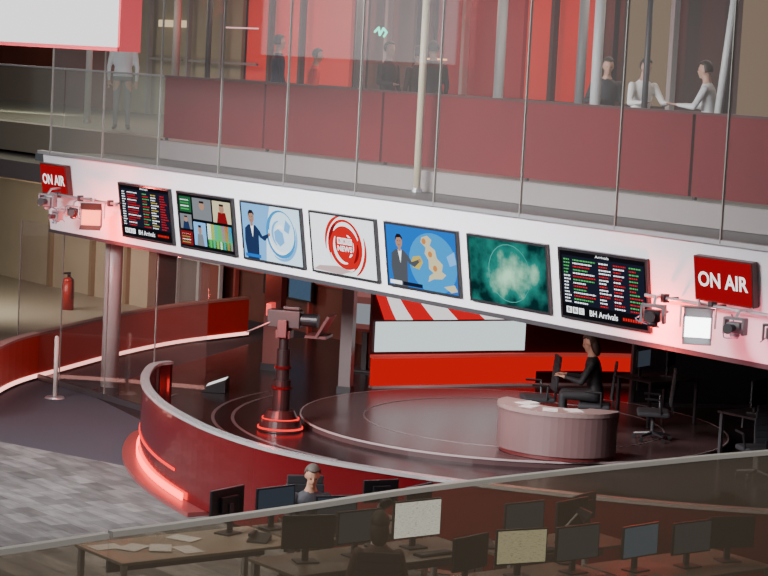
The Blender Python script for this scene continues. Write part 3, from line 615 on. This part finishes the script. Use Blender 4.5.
sc_w=appscreen("scr_app_white",(.75,.8,.82),40,1.3); sc_y=appscreen("scr_app_cream",(.50,.50,.36),30); sc_b=appscreen("scr_app_blue",(.06,.10,.16),30)
dtop=mat("desk_laminate",(.13,.11,.09),.4)
def desk(x0,x1,y0,y1,lab,z=.75,mt=None):
    e=empty("office_desk",((x0+x1)/2,(y0+y1)/2,0.0),label=lab,category="desk")
    w_,l_=x1-x0,y1-y0
    MB().box((0,0,z-.015),(w_,l_,.03)).obj("desk_top",mt or dtop,e,bevel=.004)
    for sx in(-1,1):
        for sy in(-1,1): MB().box((sx*(w_/2-.05),sy*(l_/2-.05),(z-.03)/2),(.05,.05,z-.03)).obj("leg",dark if mt is dk else steel,e)
    MB().box((0,0,z-.12),(.03,l_-.2,.15)).obj("modesty_panel",midg if mt is not dk else dark,e)
    return e
dk=mat("dark_desk",(.03,.022,.024),.3)
dpale=mat("desk_pale",(.30,.26,.21),.4)
desk(-18.2,-17.3,10.4,12.4,"pale office desk with monitors and papers",mt=dpale); desk(-18.2,-17.3,12.45,14.1,"office desk where a man is working")
desk(-17.0,-16.2,11.6,13.9,"office desk with bright monitor"); desk(-16.6,-15.9,13.95,15.6,"office desk near barrier wall") ; desk(-15.6,-14.7,12.6,14.4,"office desk with several lit screens"); desk(-15.4,-14.5,14.45,16.2,"office desk with dark screens")
monitor((-18.0,12.0,.75),HD(.9,.3),sc_off,"black monitor turned away on pale desk")
monitor((-17.95,12.55,.75),math.pi/2+.1,sc_dim,"black monitor with dim picture on desk",.5,.28)
monitor((-17.9,13.85,.75),math.pi/2-.2+math.pi,sc_off,"black monitor on desk by the wall",.40,.24)
monitor((-17.45,12.95,.75),math.pi/2-.3,sc_dim,"low black monitor in front of the working man",.44,.22)
monitor((-17.45,14.0,.75),math.pi/2+.3,sc_off,"black monitor at desk corner",.46,.28)
monitor((-16.65,13.35,.75),math.pi/2,sc_w,"monitor showing bright white document",.6,.38)
monitor((-16.6,12.6,.75),math.pi/2,sc_dim,"monitor with dim screen next to bright one")
monitor((-16.6,12.0,.75),math.pi/2-.3,sc_off,"dark monitor at desk end")
monitor((-15.25,13.5,.75),math.pi/2-.2,sc_y,"monitor showing pale cream spreadsheet",.55,.34)
monitor((-15.25,12.88,.75),math.pi/2+.2,sc_off,"dark monitor beside spreadsheet monitor",.5,.32)
monitor((-15.15,14.12,.75),math.pi/2,sc_dim,"dark monitor with dim screen",.55,.34)
monitor((-14.95,14.75,.75),math.pi/2+.1,sc_b,"dark monitor with blue window")
monitor((-14.85,15.35,.75),math.pi/2,sc_dim,"dark monitor at end of desk"); monitor((-14.85,15.9,.75),math.pi/2-.3,sc_off,"black monitor at desk corner near wall")
monitor((-16.25,14.4,.75),math.pi/2,sc_dim,"dark monitor on middle desk"); monitor((-16.15,14.95,.75),math.pi/2+.2,sc_off,"switched off monitor on middle desk"); monitor((-16.4,15.35,.75),-math.pi/2+.3,sc_off,"monitor turned away on middle desk",.44,.28)
kb=empty("keyboard",(-16.35,13.35,.75),(0,0,math.pi/2),label="flat black keyboard in front of monitor",category="keyboard",group="keyboards on desks")
MB().box((0,0,.01),(.42,.14,.02)).obj("case",black,kb); q=MB()
for r_ in range(4):
    for c_ in range(13): q.box((-.19+c_*.031,-.045+r_*.03,.024),(.026,.025,.008))
q.obj("keys",dark,kb,kind="stuff")
for l_ in ((-16.3,12.6,.75),(-14.9,13.5,.75),(-14.85,14.12,.75),(-15.98,14.4,.75)): copytree(kb,l_)
ph=empty("desk_phone",(-16.4,14.02,.75),(0,0,1.2),label="dark office telephone with handset on desk",category="telephone",group="telephones on desks")
q=MB(); q.add([(-.1,-.1,0),(.1,-.1,0),(.1,.1,0),(-.1,.1,0),(-.1,-.1,.02),(.1,-.1,.02),(.1,.1,.07),(-.1,.1,.07)],[(0,3,2,1),(4,5,6,7),(0,1,5,4),(1,2,6,5),(2,3,7,6),(3,0,4,7)]); q.obj("base",dark,ph)
MB().box((-.07,0,.075),(.04,.2,.03)).obj("handset",black,ph,bevel=.006)
copytree(ph,(-14.9,13.0,.75)); copytree(ph,(-17.55,12.1,.75),(0,0,.7))
tl=empty("task_lamp",(-16.9,13.0,.75),(0,0,0),label="black jointed task lamp clamped on desk",category="lamp",group="task lamps on desks")
MB().cone((0,0,0),(0,0,.02),.08).obj("base",black,tl); MB().tube([(0,0,.02),(-.05,.05,.3),(.12,.02,.52)],.01).obj("arm",steel,tl); MB().cone((.10,.02,.54),(.2,.0,.46),.03,.07,cap=False).obj("lamp_shade",black,tl)
copytree(tl,(-15.5,14.3,.75),(0,0,1))
for i in range(5):
    MB().box((0,0,.002),(.21,.3,.004)).obj("paper_sheet",mat("paper",(.7,.7,.68),.7),loc=(-17.95+.14*(i%4),10.6+.22*i,.752+.004*(i%3)),rot=(0,0,.5*i),label="loose white paper sheet on office desk",category="paper",group="papers on office desks")
mg=empty("mug",(-17.5,12.75,.75),label="white mug on office desk",category="mug",group="mugs on desks")
MB().cone((0,0,0),(0,0,.1),.04,.042,n=20,cap=False).cone((0,0,0),(0,0,.005),.04).obj("cup",mat("mug_white",(.8,.8,.8),.3),mg,smooth=True); MB().tube([(.04,0,.08),(.07,0,.07),(.07,0,.04),(.04,0,.03)],.006).obj("handle",mat("mug_white",(.8,.8,.8),.3),mg)
copytree(mg,(-16.4,13.8,.75)); copytree(mg,(-14.9,12.75,.75))
d1=desk(-24.7,-23.9,23.6,24.7,"black control desk on the stage",.72,dk); d1.location.z=STZ
monitor((-24.35,23.85,STZ+.72),math.pi/2+.3,sc_dim,"small dark monitor on black desk",.42,.28); monitor((-24.3,24.4,STZ+.72),math.pi/2+.5,sc_off,"dark monitor on black desk",.42,.28)
d2=desk(-21.9,-21.1,23.0,25.4,"dark studio side desk",.74,dk); d2.location.z=.014
for i,(x_,y_) in enumerate(((-21.5,23.4),(-21.5,24.1),(-21.5,24.8))): monitor((x_,y_,.754),math.pi/2+.4-.2*i,sc_dim if i==1 else sc_off,"dark monitor on studio side desk",.6,.38)
for i,(x_,z_,mm) in enumerate([(-36.6,1.55,sc_off),(-35.7,1.55,sc_dim),(-36.6,.9,sc_off),(-35.7,.9,sc_b),(-34.0,1.4,sc_dim)]):
    e=empty("wall_monitor",(x_,25.35,z_),label="dark flat monitor mounted on brown partition",category="monitor",group="monitors on the brown partition")
    MB().box((0,0,0),(.8,.06,.48)).obj("casing",black,e); MB().box((0,-.032,0),(.74,.004,.42)).obj("screen",mm,e)
# ---------------------------------------------------------------- near balustrade
ng=glass("near_glass",(0.82,0.78,0.70),0.05,0.15,(0.62,0.53,0.40),0.04)
RL=catmull([(-3.80,1.4),(-3.87,2.04),(-3.91,2.31),(-3.98,2.85),(-4.03,3.17),(-4.06,3.51),(-4.075,3.86),(-4.08,4.23),(-4.07,4.49),(-4.05,5.2)],6)
RL1=[p for p in RL if p[1]<=2.31]; RL2=[p for p in RL if p[1]>=2.31]
RL2[0]=(RL2[0][0],2.325)
for (pp,lab) in ((RL1,"tinted glass balustrade panel with slim pale top rail"),(RL2,"long tinted glass balustrade panel with pale top rail")):
    e=empty("glass_balustrade_panel",(0,0,0),label=lab,category="balustrade")
    MB().ribbon(pp,3.5,4.50,.014).obj("pane",ng,e); MB().ribbon(pp,4.50,4.512,.018).obj("top_rail",mat("rail_pale",(.75,.75,.70),.3),e)
MB().box((-2,3,3.35),(4.2,9,.3)).obj("floor_gallery",midg,kind="structure")
# ---------------------------------------------------------------- people
def person(loc,hd,label,pose="stand",skin=(.5,.28,.2),top=(.03,.03,.04),leg=(.02,.02,.025),hair=(.03,.02,.015),lean=0,handL=(-.25,.1,.75),handR=(.25,.1,.75),headp=0,headyaw=0,scale=1.0,vox=.014,longhair=False,shirtc=None):
    b=MB(); sit=pose=="sit"; hz=.56 if sit else .95
    Rl=Matrix.Rotation(-math.radians(lean),3,'X'); P0=Vector((0,0,hz))
    def up_(x,y,z): return P0+Rl@Vector((x,y,z))
    rings=[(-.09,.15,.11),(.03,.165,.12),(.13,.15,.105),(.22,.155,.11),(.33,.178,.118),(.42,.175,.105),(.475,.13,.085),(.51,.075,.065),(.56,.055,.058),(.62,.052,.056)]
    n_=18; vs=[]
    for z,rx,ry in rings:
        for i in range(n_): a=2*math.pi*i/n_; vs.append(up_(rx*math.cos(a),ry*math.sin(a),z))
    fs=[tuple(range(n_-1,-1,-1)),tuple((len(rings)-1)*n_+i for i in range(n_))]
    for k_ in range(len(rings)-1):
        for i in range(n_): fs.append((k_*n_+i,k_*n_+(i+1)%n_,(k_+1)*n_+(i+1)%n_,(k_+1)*n_+i))
    b.add(vs,fs)
    Hc=up_(0,.02,.70); RH=Rl@Matrix.Rotation(math.radians(headyaw),3,'Z')@Matrix.Rotation(-math.radians(headp),3,'X')
    def hp(x,y,z): return Hc+RH@Vector((x,y,z))
    b.ball(hp(0,-.012,.02),(.076,.092,.098),0,14,18,RH); b.ball(hp(0,.02,-.045),(.056,.066,.068),0,12,14,RH)
    b.ball(hp(0,.088,-.012),(.014,.022,.026),0,8,8,RH); b.ball(hp(0,.066,.02),(.055,.02,.012),0,8,12,RH); b.ball(hp(0,.08,-.056),(.024,.012,.010),0,8,10,RH); b.ball(hp(0,.072,-.095),(.022,.02,.018),0,8,8,RH)
    for s_ in(-1,1): b.ball(hp(s_*.078,-.005,-.005),(.012,.022,.032),0,8,8,RH)
    hands=[]
    for s_,hd_ in((-1,handL),(1,handR)):
        S=up_(s_*.185,0,.43); Wp=Vector(hd_); D=Wp-S; l1,l2=.29,.26; d_=min(D.length,l1+l2-.01); Wp=S+D.normalized()*d_
        a_=(l1*l1-l2*l2+d_*d_)/(2*d_); h_=math.sqrt(max(l1*l1-a_*a_,0)); ax=D.normalized(); pole=Vector((s_*.5,-.6,-.6)); pole=(pole-ax*pole.dot(ax)).normalized()
        El=S+ax*a_+pole*h_
        b.cap(S,El,.058,.043); b.cap(El,Wp,.043,.029)
        hdv=(Wp-El).normalized(); side=hdv.cross(Vector((0,0,1)));  side=side.normalized() if side.length>.2 else Vector((1,0,0)); nrm=side.cross(hdv)
        pc=Wp+hdv*.05; Rm=Matrix((side,hdv,nrm)).transposed(); b.ball(pc,(.04,.052,.017),0,10,12,Rm)
        for fi,(o_,L_) in enumerate(((-.03,.068),(-.010,.08),(.011,.075),(.031,.058))):
            q0=Wp+hdv*.085+side*o_; q1=q0+hdv*L_*.55-nrm*.006; q2=q1+hdv*L_*.4-nrm*.022; b.cap(q0,q1,.0095,.009,8); b.cap(q1,q2,.009,.0075,8)
        t0=Wp+hdv*.03-side*.03*s_; t1=t0+hdv*.035-side*.035*s_-nrm*.01; t2=t1+hdv*.03-side*.008*s_; b.cap(t0,t1,.013,.011,8); b.cap(t1,t2,.011,.009,8)
        hands.append((Wp,hdv))
    for s_ in(-1,1):
        Hj=Vector((s_*.09,0,hz-.02))
        if sit: Kn=Vector((s_*.13,.44,hz-.03)); An=Vector((s_*.14,.42,.09))
        else: Kn=Vector((s_*.10,.02,.50)); An=Vector((s_*.11,-.02,.09))
        b.cap(Hj,Kn,.088,.058); b.cap(Kn,An,.058,.042); b.cap(An+Vector((0,-.03,-.04)),An+Vector((s_*.02,.16,-.055)),.042,.034)
    me=bpy.data.meshes.new("person"); me.from_pydata([tuple(v) for v in b.v],[],b.f); me.update()
    tmp=bpy.data.objects.new("tmp",me); COL.objects.link(tmp)
    rm=tmp.modifiers.new("r","REMESH"); rm.mode='VOXEL'; rm.voxel_size=vox; sm=tmp.modifiers.new("s","SMOOTH"); sm.iterations=3; sm.factor=.5
    bpy.context.view_layer.update(); dg=bpy.context.evaluated_depsgraph_get(); me2=bpy.data.meshes.new_from_object(tmp.evaluated_get(dg)); bpy.data.objects.remove(tmp)
    me2.materials.clear()
    def pm(k_,c_,r_=.7): return mat("%s_%.3f_%.3f_%.3f"%(k_,c_[0],c_[1],c_[2]),c_,r_)
    for mm in (pm("skin",skin,.5),pm("cloth",top),pm("cloth",leg),pm("shoe",(.01,.01,.01),.4)): me2.materials.append(mm)
    nb=up_(0,0,.50)
    upv=Rl@Vector((0,0,1))
    for p_ in me2.polygons:
        c_=p_.center; p_.use_smooth=True; k_=1
        near=[h for h in hands if (c_-h[0]).length<.3]
        if (c_-nb).dot(upv)>0.015: k_=0
        elif any((c_-h[0]).length<.2 and (c_-h[0]).dot(h[1])>0 for h in hands): k_=0
        elif c_.z<.09: k_=3
        elif not sit and c_.z<hz-.02 and not (near and abs(c_.x)>.2): k_=2
        elif sit and c_.z<hz+.05 and abs(c_.x)<.24: k_=2
        p_.material_index=k_
    o=bpy.data.objects.new("person",me2); COL.objects.link(o); o.location=loc; o.rotation_euler=(0,0,HD(*hd)); o.scale=(scale,)*3; o["label"]=label; o["category"]="person"
    hb=MB(); hb.ball((0,0,0),(.086,.104,.108),0,16,22)
    keep=[]
    for f_ in hb.f:
        c_=sum((Vector(hb.v[i]) for i in f_),Vector())/len(f_)
        if c_.z>.045+(c_.y*.25) or (c_.y<-.01 and c_.z>-.06) : keep.append(f_)
    hb.f=keep; hb.m=[0]*len(keep); hb.v=[tuple(hp(v[0],v[1]-.014,v[2]+.024)) for v in hb.v]
    if longhair: hb.ball(hp(0,-.06,-.07),(.085,.06,.13),0,10,14,RH)
    ho=hb.obj("hair",pm("hair",hair,.6),o,smooth=True); sd=ho.modifiers.new("s","SOLIDIFY"); sd.thickness=.012; sd.offset=0
    for s_ in(-1,1): MB().ball(hp(s_*.03,.078,.004),(.011,.006,.006),0,6,8).obj("eye",black,o)
    return o
UZ=4.08
person((-30.55,21.0,UZ),(.3,1),"person in dark navy jacket standing on upper floor",top=(.02,.03,.08),vox=.02)
person((-29.55,21.0,UZ),(.5,.8),"person in bright red top on upper floor",top=(.85,.03,.03),scale=.89,vox=.02,lean=6)
person((-27.5,21.0,UZ),(1,.2),"person in dark clothing facing a colleague",top=(.03,.03,.035),vox=.02,scale=.98,handR=(.2,.3,1.1))
person((-27.0,21.2,UZ),(-1,0),"person in dark coat standing on upper floor",top=(.05,.03,.03),vox=.02,scale=.95)
person((-26.35,21.0,UZ),(-1,.2),"person in black jacket standing on upper floor",top=(.02,.02,.02),vox=.02,lean=5)
person((-22.1,20.6,UZ),(.6,-.4),"person in dark clothing leaning behind balustrade",top=(.02,.02,.025),vox=.02,scale=.93,lean=12,handR=(.2,.4,1.15))
person((-21.2,20.4,UZ),(1,-.2),"person in white shirt working behind balustrade",top=(.75,.73,.7),vox=.02,scale=.93,handR=(.2,.42,1.15),handL=(-.2,.42,1.15),lean=8)
person((-19.9,20.4,UZ),(-.8,-.5),"person in pale shirt working behind balustrade",top=(.65,.65,.66),vox=.02,scale=.93,handR=(.2,.42,1.15),handL=(-.2,.42,1.15),lean=8)
person((-33.4,19.7,UZ),(.8,-.5),"person in pale shirt standing by glass balustrade",top=(.55,.58,.6),leg=(.2,.2,.22),vox=.02)
person((-24.0,22.55,STZ-.03),(-.7,-.7),"presenter with dark hair and black jacket seated at desk",pose="sit",skin=(.5,.27,.19),top=(.008,.008,.010),leg=(.01,.01,.012),hair=(.04,.018,.012),lean=8,headp=12,handL=(-.15,.42,.78),handR=(.15,.42,.78),vox=.012,longhair=True,scale=1.1)
person((-18.55,13.4,0),(1,-.5),"man with grey hair and dark jumper seated at desk",pose="sit",skin=(.55,.29,.19),top=(.05,.05,.06),hair=(.10,.085,.07),lean=14,headp=6,handL=(-.15,.42,.79),handR=(.15,.42,.79),vox=.011,scale=.94)
copytree(ch0,(-18.55,13.4,0),(0,0,HD(1,-.5)),label="black office chair occupied by man at desk")
person((-15.75,12.2,0),(-.8,.6),"person with dark hair seated facing bright monitor",pose="sit",skin=(.45,.25,.18),top=(.08,.04,.035),hair=(.02,.014,.01),lean=6,handL=(-.15,.42,.8),handR=(.15,.42,.8),vox=.012,longhair=True)
copytree(ch0,(-15.75,12.2,0),(0,0,HD(-.8,.6)),label="black office chair occupied by person at screen")
copytree(ch0,(-14.1,13.6,0),(0,0,1.3),label="black office chair beside desk of screens")
